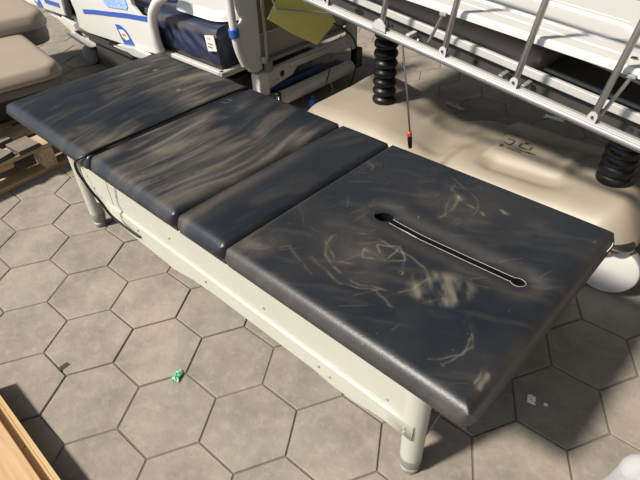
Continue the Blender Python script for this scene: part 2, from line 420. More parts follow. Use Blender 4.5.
def off(sgn, lo, hi, r=.0140, n=24):
    out = []
    for x in np.linspace(lo, hi, n):
        y = float(np.interp(x, [p[0] for p in slotc], [p[1] for p in slotc])); out.append((float(x), y+sgn*r))
    return out
contour = [(.537+.0255*math.cos(a), .015+.0255*math.sin(a)) for a in np.linspace(math.radians(33), math.radians(327), 30)]
contour += off(-1, .566, .908) + [(.925+.0190*math.cos(a), .018+.0190*math.sin(a)) for a in np.linspace(math.radians(-135), math.radians(135), 20)] + off(1, .908, .566)
def ring_wall(pts, zs, closed=True, cap=False):
    bm = B(); R_ = [[bm.verts.new((x, y, z)) for x, y in pts] for z in zs]; n = len(pts)
    for i in range(len(zs)-1):
        for k in range(n if closed else n-1): bm.faces.new((R_[i][k], R_[i][(k+1)%n], R_[i+1][(k+1)%n], R_[i+1][k]))
    if cap: bm.faces.new(R_[-1])
    return bm
def top_z(x, y): return float(z_d(np.array([x]), np.array([y]), np.array([.2]))[0])
obj('slot_wall', ring_wall(contour, (.4965, .480, .455), True, True), 'slot_black', couch)
rim_ = [(x, y, max(top_z(x, y), .4965)+.0002) for x, y in contour]
obj('slot_piping', tube(B(), rim_[30:]+[rim_[0]], .0007, 6), 'piping', couch)['label'] = 'pale worn edging round the face slot'
near_lin = off(-1, .560, .70, .0125, 14)
ln = B(); ro = [[ln.verts.new((x, y+w*t_, z_-.001*(1-t_))) for t_ in (0, 1)] for (x, y), w, z_ in [((x, y), .0075*max(0., math.sin(PI*i/13))**.5+.0005, .499) for i, (x, y) in enumerate(near_lin)]]
for i in range(len(ro)-1): ln.faces.new((ro[i][0], ro[i+1][0], ro[i+1][1], ro[i][1]))
obj('slot_liner', ln, 'vinyl_liner', couch)
# torn stitching at the head corner
obj('piping', tube(B(), curve([(1.030,.30,.47),(1.031,.335,.472),(1.018,.358,.472),(.985,.369,.474)], 5), .0013, 6), 'vinyl_liner', couch)
# frame
YN, YF = -.292, .292
prof = [(-.655,.37),(-.635,.27),(-.59,.205),(-.52,.172),(-.40,.158),(-.28,.152),(-.15,.148),(-.11,.142),(-.06,.150),(.02,.166),(.12,.172),(.35,.172),(.56,.171),(.63,.162),(.70,.164),(.76,.176),(.80,.180),(.885,.176)]
def side_panel(y, s):
    bm = B(); poly = prof + [(.885,.437),(-.655,.437)]
    prism(bm, poly, XZ, y, y + .003*s*-1)
    return obj('side_panel', bm, 'cream', couch, angle=25)
def side_lip(y, s):
    bm = B(); n = len(prof[3:])
    rows = []
    for x, z in prof[3:]:
        rows.append([bm.verts.new(p) for p in ((x, y, .240), (x, y-.010*s, .232), (x, y-.012*s, z+.004), (x, y-.004*s, z-.002), (x, y+.012*s, z))])
    for i in range(len(rows)-1):
        for k in range(4): bm.faces.new((rows[i][k], rows[i+1][k], rows[i+1][k+1], rows[i][k+1]))
    o = obj('panel_lip', bm, 'cream', couch, angle=30)
    so = o.modifiers.new('thickness', 'SOLIDIFY'); so.thickness = .002; so.offset = 0
side_panel(YN, 1); side_lip(YN-.001, 1); side_panel(YF, -1); side_lip(YF+.001, -1)
obj('panel_seam', box(B(), (-.474,YN-.0045,.24), (-.471,YN-.002,.436)), 'line', couch)
for x, z in ((-.63,.30),(-.60,.262),(-.565,.235),(-.30,.215),(-.42,.30),(-.12,.37),(-.10,.28),(.09,.21),(.36,.27),(.58,.205),(.62,.196),(.80,.26),(.862,.215),(.862,.195)):
    obj('screw', lathe(B(), [(.0046,0),(.004,.003),(.0015,.004)], (x, YN-(.0135 if z < .235 else .0035), z), (0,-1,0), 10), 'screw', couch)
def leg(x, y):
    o = obj('leg', lathe(B(), [(.0285,.045),(.0300,.2),(.0335,.436)], (x, y, 0), n=28), 'cream', couch)
    f = obj('foot_cap', lathe(B(), [(.020,.0),(.0265,.004),(.0275,.018),(.0240,.022),(.0240,.032),(.0285,.036),(.0300,.046),(.0300,.062),(.0290,.066)], (x, y, 0), n=28), 'foot', o)
    return o
LX0, LX1 = -.742, .872
for x, y in ((LX0,-.270),(LX1,-.272),(LX0,.272),(LX1,.272)): leg(x, y)
for x in (LX0, LX1):
    obj('cross_rail', box(B(), (x-.012,-.25,.37), (x+.012,.25,.43)), 'cream', couch, bevel=.002)
    obj('brace_rod', tube(B(), [(x+.005,-.262,.085),(x+.01,.262,.30)], .006, 10), 'grey_metal', couch)
for x in (-.38,.1,.5): obj('cross_member', box(B(), (x-.02,-.285,.39), (x+.02,.285,.437)), 'grey_metal', couch)
obj('leg_bracket', prism(B(), [(-.66,.33),(-.63,.31),(-.60,.24),(-.575,.20),(-.62,.185),(-.65,.25),(-.67,.30)], XZ, YN-.002, YN-.006), 'cream', couch, bevel=.001)

# power cord in the first seam
cpts = [(-.397,.34,.500),(-.397,.30,.509),(-.397,.12,.511),(-.397,-.05,.511),(-.398,-.20,.509),(-.402,-.29,.507),(-.412,-.350,.500),(-.435,-.382,.482),(-.448,-.384,.44),(-.455,-.372,.39),(-.453,-.360,.34),(-.430,-.350,.30),(-.425,-.335,.24),(-.385,-.325,.215),(-.33,-.318,.200),(-.29,-.310,.190)]
tag(obj('power_cord', tube(B(), curve(cpts, 8), .0048, 10), 'black'), 'thin black cord lying in the couch seam and hanging over its edge', 'cord')

# ------------------------------------------------------------------ patient stretcher behind
st = thing('patient_stretcher', 'white patient stretcher with raised side rails on a beige moulded wheeled base', 'stretcher', (.3,.94,0))
A = math.radians(8.2); CA, SA = math.cos(A), math.sin(A)
def T(lx, y, lz=0.):      # the litter tips down towards the right
    return (.4 + (lx-.4)*CA + lz*SA, y, .717 - (lx-.4)*SA + lz*CA)
def tbox(bm, lo, hi):
    R = Matrix.Translation((.4,0,.717)) @ Matrix.Rotation(A, 4, 'Y') @ Matrix.Translation((-.4,0,0))
    return box(bm, lo, hi, R)
def z_cover(x, y, d):
    z = .282 - .085*np.clip(1-d/.11, 0, 1)**2.2
    z += .030*np.exp(-(((x+.16)/.17)**4+((y-.95)/.22)**4))            # pedestal of the left column
    z += .026*np.exp(-(((x-.86)/.15)**4+((y-.95)/.20)**4))            # and of the right one
    z -= .045*np.exp(-(((x-.19+.25*(y-.95))/.10)**2))*smooth(.66,.80,y)            # valley between
    def bx(x0, x1, y0, y1, e): return smooth(x0-e, x0+e, x)*smooth(x1+e, x1-e, x)*smooth(y0-e, y0+e, y)*smooth(y1+e, y1-e, y)
    ys = y - .10*(x-.55)
    z += .021*smooth(.40,.425,x)*smooth(.74,.70,x)*smooth(.825,.875,ys)*smooth(1.05,1.02,ys)
    z += .034*np.exp(-((y-1.150+.5*(x-.62)**2)/.022)**2)*smooth(.36,.42,x)*smooth(.92,.80,x)
    z -= .014*np.exp(-((ys-1.08)/.03)**2)*smooth(.40,.46,x)*smooth(.85,.75,x)
    z -= .020*np.exp(-(((ys-.80)/.040)**2))*smooth(.40,.48,x)*smooth(.80,.70,x)
    z += .022*np.exp(-(((x-.31)/.07)**2+((y-.80)/.07)**2))
    z += .030*np.exp(-(((x+.38)/.08)**2+((y-1.14)/.05)**2))
    z += .022*np.exp(-(((x-.0)/.04)**2+((y-1.10)/.07)**2)) + .012*np.exp(-(((x-.08)/.018)**2+((y-1.0)/.05)**2))
    z += .02*np.exp(-(((x-.95)/.07)**2+((y-.80)/.06)**2))
    return z
def w_cover(x, y):
    k = .32*np.exp(-((x+.30)/.17)**2)
    return x, np.where(y > .935, .935+(y-.935)*(1+k), y)
def d_cover(x, y, d):
    return .55*smooth(.5,.85,fbm(x*7, y*7, 3)) + .5*(vn(x*70, y*70, 8) > .97) + .22*np.exp(-(d/.02)**2)
cov = sheet('base_cover', -.50, 1.035, .655, 1.205, .006, .13, .03, z_cover, .185, 'beige', d_cover, st, bulge=.003, warp=w_cover)
mark = B()
for r in ((.452,1.085,.012,.003),(.47,1.062,.003,.022),(.455,1.045,.012,.003),(.50,1.07,.004,.014),(.52,1.052,.016,.003),(.545,1.066,.004,.014),(.53,1.03,.03,.002),(.50,1.015,.03,.002),(.56,1.035,.018,.002),(.445,1.02,.006,.010),(.515,1.095,.008,.006)):
    x, y, a, b = r; box(mark, (x-a, y-b-.115, .3035), (x+a, y+b-.115, .3050))
obj('warning_mark', mark, 'ink', st)
def bellows(x, y, z0, z1, n, r0, r1):
    prof = []; m = n*10
    for k in range(m+1):
        t = k/m; ph = (t*n) % 1
        prof.append((r0 + (r1-r0)*(abs(math.sin(PI*t*n))**.8), z0+(z1-z0)*t))
    o = obj('bellows', lathe(B(), prof, (x, y, 0), n=32), 'black', st)
    obj('collar', lathe(B(), [(r1+.006, z0-.012),(r1+.006, z0+.004),(r1-.004, z0+.006)], (x, y, 0), n=32), 'white', st)
bellows(-.152,.92,.302,.72,10,.038,.053)
bellows(.865,.93,.300,.60,8,.055,.061)
def caster(x, y, ang, parent, r=.115, cover='white'):
    n = (math.sin(ang), -math.cos(ang), 0)
    w = obj('wheel', lathe(B(), [(r*.75,-.022),(r*.97,-.02),(r,-.012),(r,.012),(r*.97,.018)], (x, y, r), n, 36), 'grey_plastic', parent)
    obj('wheel_disc', lathe(B(), [(r*.955,.014),(r*.95,.022),(r*.85,.028),(r*.5,.034),(r*.02,.036)], (x, y, r), n, 36), cover, w)
    f = B(); lathe(f, [(.05,0),(.052,.008),(.03,.03),(.02,.05)], (x-.01, y+.02, 2*r-.03), n=20)
    obj('fork', f, 'grey_metal', w)
caster(.985,.728,.12,st,.104); caster(-.44,.74,.0,st,.10); caster(-.44,1.14,.3,st,.10); caster(.98,1.16,-.2,st,.10)
obj('fork_ring', lathe(B(), [(.046,.178),(.054,.182),(.054,.192),(.046,.197)], (.985,.725,.02), n=30), 'chrome', st)
# litter frame
fr = tbox(B(), (-.62,.655,.010), (1.36,.672,.036))
obj('frame_bar', fr, 'white_paint', st, bevel=.003)
obj('frame_bar', tbox(B(), (-.62,1.20,.0), (1.36,1.225,.05)), 'white_paint', st, bevel=.003)
sk = obj('side_skirt', tbox(B(), (-.60,.674,-.052), (1.34,.678,.012)), 'dark_metal', st)
for x in (-.12,-.09,.05,.40,.92,.945): obj('skirt_hole', lathe(B(), [(.006,0),(.006,.002)], T(x,.6735,-.02), (0,-1,0), 12), 'black_matt', sk)
obj('inner_bar', tube(B(), [T(-.6,.74,.015), T(1.34,.74,.015)], .009, 8), 'grey_metal', st)
obj('inner_bar', tube(B(), [T(.42,.69,.118), T(.66,.70,.108), T(1.3,.74,.065)], .006, 8), 'grey_metal', st)
obj('litter_deck', tbox(B(), (-.60,.70,-.004), (1.34,1.20,.012)), 'dark_metal', st)
for x in (-.152,.865): obj('column_head', tbox(B(), (x-.15,.80,-.04), (x+.15,1.08,-.002)), 'dark_metal', st, bevel=.008)
for x in (-.35,.02,.16,.52,.60,1.0):
    obj('bracket', tbox(B(), (x-.008,.61,-.012), (x+.008,.66,.004)), 'grey_metal' if x != .16 else 'white_paint', st, bevel=.003)
obj('knob', lathe(B(), [(.006,0),(.007,.004),(.007,.010),(.003,.014)], T(.215,.60,.0), (0,-.3,1), 14), 'chrome', st)
# side rail: channel, posts, hinges, top bar
obj('lower_rail', tube(B(), [T(-.64,.56,-.002), T(1.36,.56,-.002)], .0115, 16), 'alu', st)
obj('rail_channel', tbox(B(), (-.64,.550,.007), (1.36,.570,.012)), 'white_paint', st, bevel=.0015)
obj('rail_channel', tbox(B(), (-.64,.567,.012), (1.36,.570,.018)), 'alu', st)
PX = [-.42,-.17,.082,.335,.588,.832,1.08,1.32]
for i, x in enumerate(PX):
    h = B(); tongue = [(x-.013,.008),(x+.013,.008),(x+.013,.030)] + [(x+.013*math.cos(a), .030+.013*math.sin(a)) for a in (PI*.2,PI*.4,PI*.6,PI*.8)] + [(x-.013,.030)]
    P = lambda u, v, d: T(u, d, v)
    prism(h, tongue, P, .552, .556); prism(h, tongue, P, .570, .574)
    hh = obj('hinge', h, 'white_paint', st)
    obj('pin', lathe(B(), [(.004,0),(.004,.004)], T(x,.552,.028), (0,-1,0), 12), 'dark_metal', hh)
    obj('rail_post', tube(B(), [T(x,.563,.018), T(x+.005,.563,.36)], .0098, 12), 'chrome', st)
    if i == 2:
        g = B(); prism(g, [(x-.034,.008),(x+.030,.008),(x+.026,.030),(x+.008,.044),(x-.008,.044),(x-.022,.030)], P, .546, .551)
        obj('latch_plate', g, 'white_paint', st, bevel=.001)
obj('top_rail', tube(B(), [T(-.44,.563,.365), T(1.36,.563,.365)], .015, 14), 'alu', st)
for (a, b) in (((.255,.585,.738),(.306,.590,.852)), ((.833,.585,.652),(.884,.590,.800))):
    s_ = obj('strut', tube(B(), [a, b], .0055, 10), 'chrome', st)
    obj('strut_clip', box(B(), (b[0]-.012,b[1]-.006,b[2]-.005), (b[0]+.012,b[1]+.010,b[2]+.005)), 'grey_plastic', s_, bevel=.002)
rod = obj('release_rod', tube(B(), [(.184,.553,.745),(.215,.552,.60),(.245,.552,.437)], .0035, 8), 'chrome', st)
obj('rod_collar', lathe(B(), [(.006,0),(.0095,.004),(.0095,.016),(.006,.02)], (.2445,.552,.420), (-.15,0,1), 14), 'red', rod)
obj('rod_grip', lathe(B(), [(.004,0),(.0075,.004),(.0085,.03),(.0085,.044),(.006,.048)], (.252,.552,.374), (-.15,0,1), 14), 'black', rod)

# dark mattress and the white board lying on the litter
def mattress_z(x, y, d): return .078 - roll(d, .035) + .006*fbm(x*9, y*5, 4) 
mm = sheet('stretcher_mattress', -.56, .60, .69, 1.19, .012, .05, .03, mattress_z, .013, 'brown_vinyl', None, None, bulge=.006)
mm.data.transform(Matrix.Translation((.4,0,.717)) @ Matrix.Rotation(A, 4, 'Y') @ Matrix.Translation((-.4,0,0)))
tag(mm, 'dark brown wrinkled mattress pad on the stretcher under the white board', 'mattress')
wb = thing('white_board', 'wide white moulded plastic board lying over the mattress of the stretcher', 'board', (.5,.9,.8))
A2 = math.radians(5.6)
def U(x, y, z=0.): return (.53+(x-.53)*math.cos(A2)+z*math.sin(A2), y, .8325-(x-.53)*math.sin(A2)+z*math.cos(A2))
UM = Matrix.Translation((.53,0,.8325)) @ Matrix.Rotation(A2, 4, 'Y') @ Matrix.Translation((-.53,0,0))
def board_z(x, y, d):
    z = .022 - roll(d, .008) + 0*x
    z -= .0045*np.exp(-((y-.660)/.0032)**2) + .006*np.exp(-((y-.715)/.004)**2)
    z += .004*smooth(.715,.723,y)
    q = np.maximum(np.abs(x-.30)-.42, np.abs(y-1.03)-.0)   # rounded tray outline
    sx = np.abs(x-.18)-(.62-.07); sy = np.abs(y-.805)-(.075-.07)
    s = np.hypot(np.maximum(sx,0), np.maximum(sy,0)) + np.minimum(np.maximum(sx,sy),0) - .07
    z -= .007*smooth(.003,-.005,s) 
    z -= .005*np.exp(-((s-.022)/.004)**2)*(y > .9)
    return z
b_ = sheet('board_panel', -.86, 1.25, .594, 1.13, .0035, .03, .03, board_z, 0., 'white', lambda x, y, d: .0*x, wb, bulge=.0)
b_.data.transform(UM)
g_ = obj('grey_band', box(B(), (-.84,1.135,-.01), (1.22,1.30,.012), UM), 'grey_plastic', wb, bevel=.006)
obj('far_edge', box(B(), (-.84,1.30,-.01), (1.22,1.60,.02), UM), 'white', wb, bevel=.006)  # left end and far side lengthened out of view to shade the floor
obj('socket_plate', lathe(B(), [(.010,0),(.010,.003),(.006,.004)], U(.86,.655,.022), (0,0,1), 14), 'chrome', wb)

# ------------------------------------------------------------------ hospital bed
bed = thing('hospital_bed', 'white hospital bed with blue-striped side rails behind the couch', 'hospital bed', (-2.0,1.0,0))
YB = .60
def plate(name, poly, y0, y1, m, parent=bed, bevel=.004):
    return obj(name, prism(B(), poly, XZ, y0, y1), m, parent, bevel=bevel)
rail1 = plate('side_rail', [(-2.42,.275),(-2.30,.262),(-1.60,.296),(-1.50,.306),(-1.46,.33),(-1.475,.45),(-1.52,.50),(-1.60,.50),(-1.66,.54),(-1.68,.64),(-2.38,.64),(-2.44,.60),(-2.45,.50),(-2.41,.38)], YB, YB+.03, 'white', bevel=.008)
ctrl = [(-2.28,.404),(-2.12,.428),(-1.95,.448),(-1.75,.474),(-1.49,.499)]
def band(ctrl, w):
    up = [(x, z+w/2) for x, z in ctrl]; dn = [(x, z-w/2) for x, z in ctrl]; return dn + up[::-1]
plate('blue_stripe', band(ctrl, .026), YB-.003, YB+.001, 'blue', rail1, 0)
plate('keypad', [(-1.985,.545),(-1.965,.505),(-1.93,.490),(-1.72,.510),(-1.70,.53),(-1.71,.60),(-1.98,.60)], YB-.004, YB+.001, 'blue_pad', rail1, 0)
plate('emblem_plate', [(-1.900,.400),(-1.84,.402),(-1.79,.385),(-1.765,.36),(-1.715,.290),(-1.76,.286),(-1.84,.285),(-1.87,.33)], YB-.004, YB+.001, 'blue', rail1, 0)
plate('emblem', [(-1.868,.375),(-1.82,.380),(-1.785,.362),(-1.768,.338),(-1.80,.326),(-1.84,.336)], YB-.007, YB-.003, 'cream_label', rail1, 0)
plate('emblem_mark', [(-1.842,.360),(-1.80,.362),(-1.795,.346),(-1.835,.348)], YB-.008, YB-.006, 'orange', rail1, 0)
obj('rail_handle', tube(B(), curve([(-1.475,YB+.01,.330),(-1.475,YB,.40),(-1.47,YB-.002,.48),(-1.44,YB-.002,.55),(-1.37,YB,.615),(-1.31,YB,.65),(-1.34,YB+.01,.70),(-1.5,YB+.015,.70),(-1.68,YB+.015,.63)], 8), .026, 14), 'white', rail1)
rail2 = plate('side_rail', [(-3.25,.30),(-2.62,.315),(-2.53,.325),(-2.51,.40),(-2.53,.52),(-2.60,.62),(-3.2,.62),(-3.35,.55)], YB, YB+.03, 'white', bevel=.008)
plate('blue_stripe', band([(-2.84,.375),(-2.62,.382)], .028), YB-.003, YB+.001, 'blue', rail2, 0)
plate('blue_stripe', band([(-3.28,.36),(-3.06,.368)], .028), YB-.003, YB+.001, 'blue', rail2, 0)
plate('emblem_plate', [(-3.05,.42),(-2.98,.41),(-2.93,.38),(-2.90,.315),(-2.98,.31),(-3.02,.35)], YB-.004, YB+.001, 'blue', rail2, 0)
plate('emblem', [(-3.02,.395),(-2.975,.39),(-2.945,.36),(-2.97,.343),(-3.0,.36)], YB-.007, YB-.003, 'cream_label', rail2, 0)
obj('rail_handle', tube(B(), curve([(-2.54,YB+.01,.34),(-2.51,YB,.42),(-2.50,YB,.52),(-2.56,YB,.61)], 6), .024, 12), 'grey_plastic', rail2)
plate('hinge_cover', [(-2.74,.265),(-2.55,.225),(-2.50,.235),(-2.53,.275),(-2.66,.305)], YB+.01, YB+.05, 'white')
plate('hinge_cover', [(-2.98,.27),(-2.80,.25),(-2.60,.185),(-2.58,.20),(-2.70,.25),(-2.86,.31),(-2.96,.30)], YB+.03, YB+.06, 'white')
obj('arm', box(B(), (-2.45,YB+.02,.215), (-1.60,YB+.035,.235)), 'white_paint', bed, bevel=.003)
obj('arm', box(B(), (-2.42,YB+.00,.245), (-2.05,YB+.012,.258)), 'dark_metal', bed)
obj('arm', box(B(), (-2.30,YB-.01,.225), (-1.78,YB+.004,.242)), 'dark_metal', bed)
obj('hinge_cover', prism(B(), [(-1.90,.285),(-1.72,.255),(-1.60,.265),(-1.55,.30),(-1.70,.31)], XZ, YB-.03, YB+.0), 'white_paint', bed, bevel=.004)
obj('frame_bar', box(B(), (-3.1,.645,.285), (-.985,.675,.318)), 'white_paint', bed, bevel=.006)
obj('frame_bar', box(B(), (-1.015,.645,.285), (-.985,1.60,.318)), 'white_paint', bed, bevel=.006)
obj('frame_bar', box(B(), (-3.1,1.56,.285), (-.985,1.59,.318)), 'white_paint', bed, bevel=.006)
obj('bed_deck', box(B(), (-3.1,.68,.300), (-1.02,1.56,.345)), 'dark_metal', bed)
obj('underframe', box(B(), (-2.7,.80,.16), (-1.1,.86,.20)), 'dark_metal', bed)
obj('underframe', box(B(), (-2.7,1.36,.16), (-1.1,1.42,.20)), 'dark_metal', bed)
for x in (-2.6,-1.25): obj('cross_leg', box(B(), (x-.04,.74,.10), (x+.04,1.50,.15)), 'dark_metal', bed)
for x in (-2.6,-1.25):
    for y in (.76,1.46): obj('cross_post', box(B(), (x-.02,y-.02,.14), (x+.02,y+.02,.30)), 'dark_metal', bed)
def bed_caster(x, y):
    w = obj('wheel', lathe(B(), [(.045,-.03),(.062,-.026),(.065,-.015),(.065,.012),(.058,.018),(.02,.022)], (x, y, .065), (.35,-.9,0), 28), 'grey_plastic', bed)
    lathe_f = B(); box(lathe_f, (x-.05,y+.0,.115), (x+.05,y+.05,.145)); obj('fork', lathe_f, 'dark_metal', w, bevel=.008)
obj('underframe_shade', box(B(), (-2.30,.62,.09), (-1.45,.66,.21)), 'dark_metal', bed, bevel=.01)  # dark underframe box added to darken the gap below the side rail
for x, y in ((-2.50,.66),(-1.25,.76),(-2.6,1.50),(-1.25,1.50)): bed_caster(x, y)
obj('brake_cover', prism(B(), [(-2.70,.185),(-2.60,.200),(-2.42,.172),(-2.36,.150),(-2.50,.148),(-2.66,.165)], XZ, .61, .69), 'white', bed, bevel=.01)
# foot end of the bed
XE = -.95
obj('end_board', prism(B(), [(.765,.34),(.80,.285),(.845,.268),(.885,.275),(.89,.95),(.76,.95),(.762,.62),(.775,.575),(.79,.56),(.775,.54),(.745,.53),(.738,.44)], YZ, XE-.014, XE+.014), 'white', bed, bevel=.006)
hd = obj('end_handle', tube(B(), curve([(XE,.775,.33),(XE,.745,.42),(XE,.733,.52),(XE,.729,.66),(XE,.735,.80),(XE,.78,.93)], 6), .020, 14), 'white', bed)
obj('blue_clamp', lathe(B(), [(.023,0),(.026,.004),(.026,.042),(.023,.046)], (XE,.733,.482), (.0,-.06,1), 18), 'blue', hd)
obj('chrome_post', tube(B(), [(XE+.03,.902,.30),(XE+.03,.915,1.0)], .010, 12), 'chrome', bed)
obj('post_clamp', box(B(), (XE+.015,.888,.262), (XE+.05,.925,.325)), 'grey_metal', bed, bevel=.004)
obj('post_clamp', box(B(), (XE+.02,.872,.315), (XE+.045,.895,.345)), 'white_paint', bed, bevel=.003)
obj('corner_block', box(B(), (XE-.03,.830,.13), (XE+.035,.905,.262)), 'white', bed, bevel=.008)
# lower end panel and pad behind the chrome post
pn = obj('end_panel', box(B(), (XE-.03,.915,.320), (XE-.02,1.66,.445)), 'clear', bed, bevel=.002)
obj('end_pad', box(B(), (XE-.04,.915,.447), (XE-.028,1.50,.80)), 'olive', bed, bevel=.002)
obj('panel_trim', box(B(), (XE-.030,.915,.440), (XE-.014,1.66,.446)), 'white_paint', bed)
obj('panel_trim', box(B(), (XE-.020,.915,.295), (XE+.01,1.64,.312)), 'grey_plastic', bed, bevel=.003)
bp_ = [(.90,.268),(1.60,.278),(1.62,.20),(1.45,.205),(1.40,.225),(1.12,.225),(1.08,.19),(.90,.165)]
bb = obj('end_beam', prism(B(), bp_, YZ, XE+.005, XE+.035), 'white_paint', bed, bevel=.004)
obj('beam_hole', lathe(B(), [(.016,0),(.016,.003)], (XE+.0345,1.0,.222), (1,0,0), 20), 'black_matt', bb)
for y in (.93,.96,1.06,1.30,1.5,1.55): obj('screw', lathe(B(), [(.004,0),(.003,.003)], (XE+.035,y,.24 if y > 1 else .20), (1,0,0), 8), 'dark_metal', bb)
obj('beam_handle', box(B(), (XE+.035,1.06,.245), (XE+.05,1.40,.262)), 'white_paint', bb, bevel=.004)
obj('blue_strip', box(B(), (XE+.0,.93,.140), (XE+.03,1.35,.170)), 'blue_dark', bed, bevel=.003)
tb = obj('bumper_tube', tube(B(), [(XE+.06,.93,.098),(XE+.06,1.55,.098)], .040, 20), 'white_paint', bed)
tk = B()
for k in range(7):
    y = 1.00+k*.030; box(tk, (XE+.088,y,.118), (XE+.0905,y+.012+.004*(k%2),.136))
obj('tube_lettering', tk, 'line', tb)
obj('tube_plug', box(B(), (XE+.02,.905,.055), (XE+.09,.935,.150)), 'black', bed, bevel=.006)
obj('hook', tube(B(), curve([(XE+.09,.91,.13),(XE+.105,.90,.10),(XE+.10,.93,.07)], 5), .004, 8), 'chrome', bed)
obj('motor_box', box(B(), (XE+.02,1.60,.07), (XE+.07,1.66,.19)), 'black', bed, bevel=.006)
obj('tube_bracket', box(B(), (XE-.01,1.585,.19), (XE+.05,1.63,.34)), 'white_paint', bed, bevel=.004)
obj('low_cross_beam', box(B(), (XE-.10,.95,.05), (XE-.04,1.60,.09)), 'dark_metal', bed)
obj('cable_guide', tube(B(), curve([(XE+.05,1.36,.065),(XE+.07,1.37,.03),(XE+.10,1.34,.012)], 5), .008, 8), 'grey_plastic', bed)
# cord hanging at the end of the bed
tag(obj('hanging_cable', tube(B(), curve([(-.838,1.345,.42),(-.85,1.43,.37),(-.84,1.51,.30),(-.83,1.545,.20),(-.83,1.52,.08),(-.82,1.45,.012),(-.80,1.33,.008)], 8), .0045, 8), 'black'), 'black cable looping down from the yellow sheet to the floor', 'cable')
tag(obj('short_cable', tube(B(), curve([(-.84,1.31,.17),(-.835,1.28,.12),(-.832,1.25,.06),(-.83,1.23,.01)], 6), .0035, 8), 'black'), 'thin black cable running down behind the blue canister', 'cable')
yb = prism(B(), [(.888,.547),(.998,.640),(1.15,.66),(1.291,.560),(1.365,.420),(1.19,.346),(1.04,.436)], lambda u, v, d: (d + (v-.45)*-.22, u, v), -.850, -.846)
ys = tag(obj('yellow_sheet', yb, 'yellow'), 'stiff yellow sheet leaning at the end of the hospital bed', 'sheet')
wl = tag(obj('wire_loop', tube(B(), [(-.90,.925,.72),(-.86,.94,.585),(-.83,1.33,.475),(-.83,1.40,.50),(-.88,1.42,.62)], .005, 8), 'white_paint'), 'bent white wire rack in front of the yellow sheet', 'rack')
cn = B(); lathe(cn, [(.026,0),(.030,.008),(.030,.055),(.024,.066),(.012,.070),(.012,.082)], (-.80,1.115,0), n=24)
tag(obj('blue_canister', cn, 'blue_dark'), 'small dark blue canister on the floor behind the couch', 'canister')

# navy mattress with pleated side
nav = thing('navy_mattress', 'navy wipe-clean mattress with pleated side on the hospital bed', 'mattress', (-1.9,1.1,.35))
def nav_mesh():
    bm = B(); nx, nz = 240, 22; rows = []
    for i in range(nx+1):
        x = -3.05 + 2.04*i/nx; row = []
        for k in range(nz+1):
            t = k/nz; z = .350 + (.50-.350)*min(1, t/.75)
            y = .665
            pl = .010*math.sin((x*1.0+z*.9)*52 + 2*math.sin(x*9))*math.exp(-((t-.40)/.22)**2) + .004*math.sin(x*31)
            if t > .75:
                a = (t-.75)/.25*PI/2; y = .665+.045*(1-math.cos(a)); z = .50+.030*math.sin(a)
            row.append(bm.verts.new((x, y + pl, z)))
        row.append(bm.verts.new((x, 1.54, .535)))
        row.append(bm.verts.new((x, 1.55, .350)))
        rows.append(row)
    for i in range(nx):
        for k in range(len(rows[0])-1): bm.faces.new((rows[i][k], rows[i+1][k], rows[i+1][k+1], rows[i][k+1]))
        bm.faces.new((rows[i][0], rows[i][-1], rows[i+1][-1], rows[i+1][0]))
    bm.faces.new(rows[0]); bm.faces.new(rows[-1][::-1])
    return bm
no_ = obj('mattress_cover', nav_mesh(), 'navy', nav, angle=50)
dv = no_.data.attributes.new('dust', 'FLOAT', 'POINT'); co = np.array([v.co for v in no_.data.vertices])
dv.data.foreach_set('value', (.75*np.exp(-((co[:,2]-.492)/.015)**2)*(co[:,1] < .75)*(.4+.8*fbm(co[:,0]*9, co[:,2]*9, 2))).clip(0,1).astype(np.float32))
lb = obj('care_label', prism(B(), [(-1.085,.487),(-1.010,.500),(-.998,.425),(-1.073,.410)], XZ, .648, .652), 'label', nav)
for z, w in ((.478,.025),(.452,.040),(.436,.034)):
    obj('label_print', box(B(), (-1.065,.6462,z-.002), (-1.065+w,.6476,z+.002)), 'ink' if z < .47 else 'orange', lb)
def moulded(name, x0, x1, y0, y1, z, th, c, label, cat, slope=0., tilt=0.):
    o = sheet(name, x0, x1, y0, y1, .012, c, .02, lambda x, y, d: th - roll(d, th*.8), 0., 'white', None, None, bulge=.004)
    cx, cy = (x0+x1)/2, (y0+y1)/2
    o.data.transform(Matrix.Translation((cx,cy,z)) @ Matrix.Rotation(slope, 4, 'X') @ Matrix.Rotation(tilt, 4, 'Y') @ Matrix.Translation((-cx,-cy,0)))
    return tag(o, label, cat)
moulded('bed_end_board', -1.47, -.99, .71, 1.22, .538, .045, .12, 'white rounded bed end board lying on the navy mattress beside the blue clamp', 'bed board')
o = moulded('bed_end_board', -2.05, -1.52, .80, 1.28, .538, .04, .10, 'white rounded bed end board further left on the navy mattress', 'bed board')
s1 = obj('blue_edge', box(B(), (-1.62,.95,.579), (-1.56,1.05,.583)), 'blue', o)

# ------------------------------------------------------------------ padded recliner at the left
rc = thing('treatment_recliner', 'beige-grey padded recliner laid flat beside the foot of the couch', 'recliner', (-1.8,-.3,.145))
RR = Matrix.Translation((-1.51,.08,0)) @ Matrix.Rotation(math.radians(-7), 4, 'Z') @ Matrix.Translation((1.51,-.08,0))
def pad(name, x0, x1, y0, y1, zt, zb, c, r, m):
    o = sheet(name, x0, x1, y0, y1, .014, c, .02, lambda x, y, d: zt - roll(d, r) + .008*(1-np.exp(-d/.1)), zb, m, None, rc, bulge=.006)
    o.data.transform(RR); return o
pad('seat_pad', -2.30, -1.505, -.66, .085, .415, .355, .10, .035, 'taupe')
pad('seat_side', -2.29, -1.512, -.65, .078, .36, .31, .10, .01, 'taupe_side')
pad('back_pad', -3.05, -2.13, -.72, .245, .50, .42, .12, .045, 'taupe')
pad('back_side', -3.04, -2.14, -.71, .235, .425, .33, .12, .01, 'taupe_side')
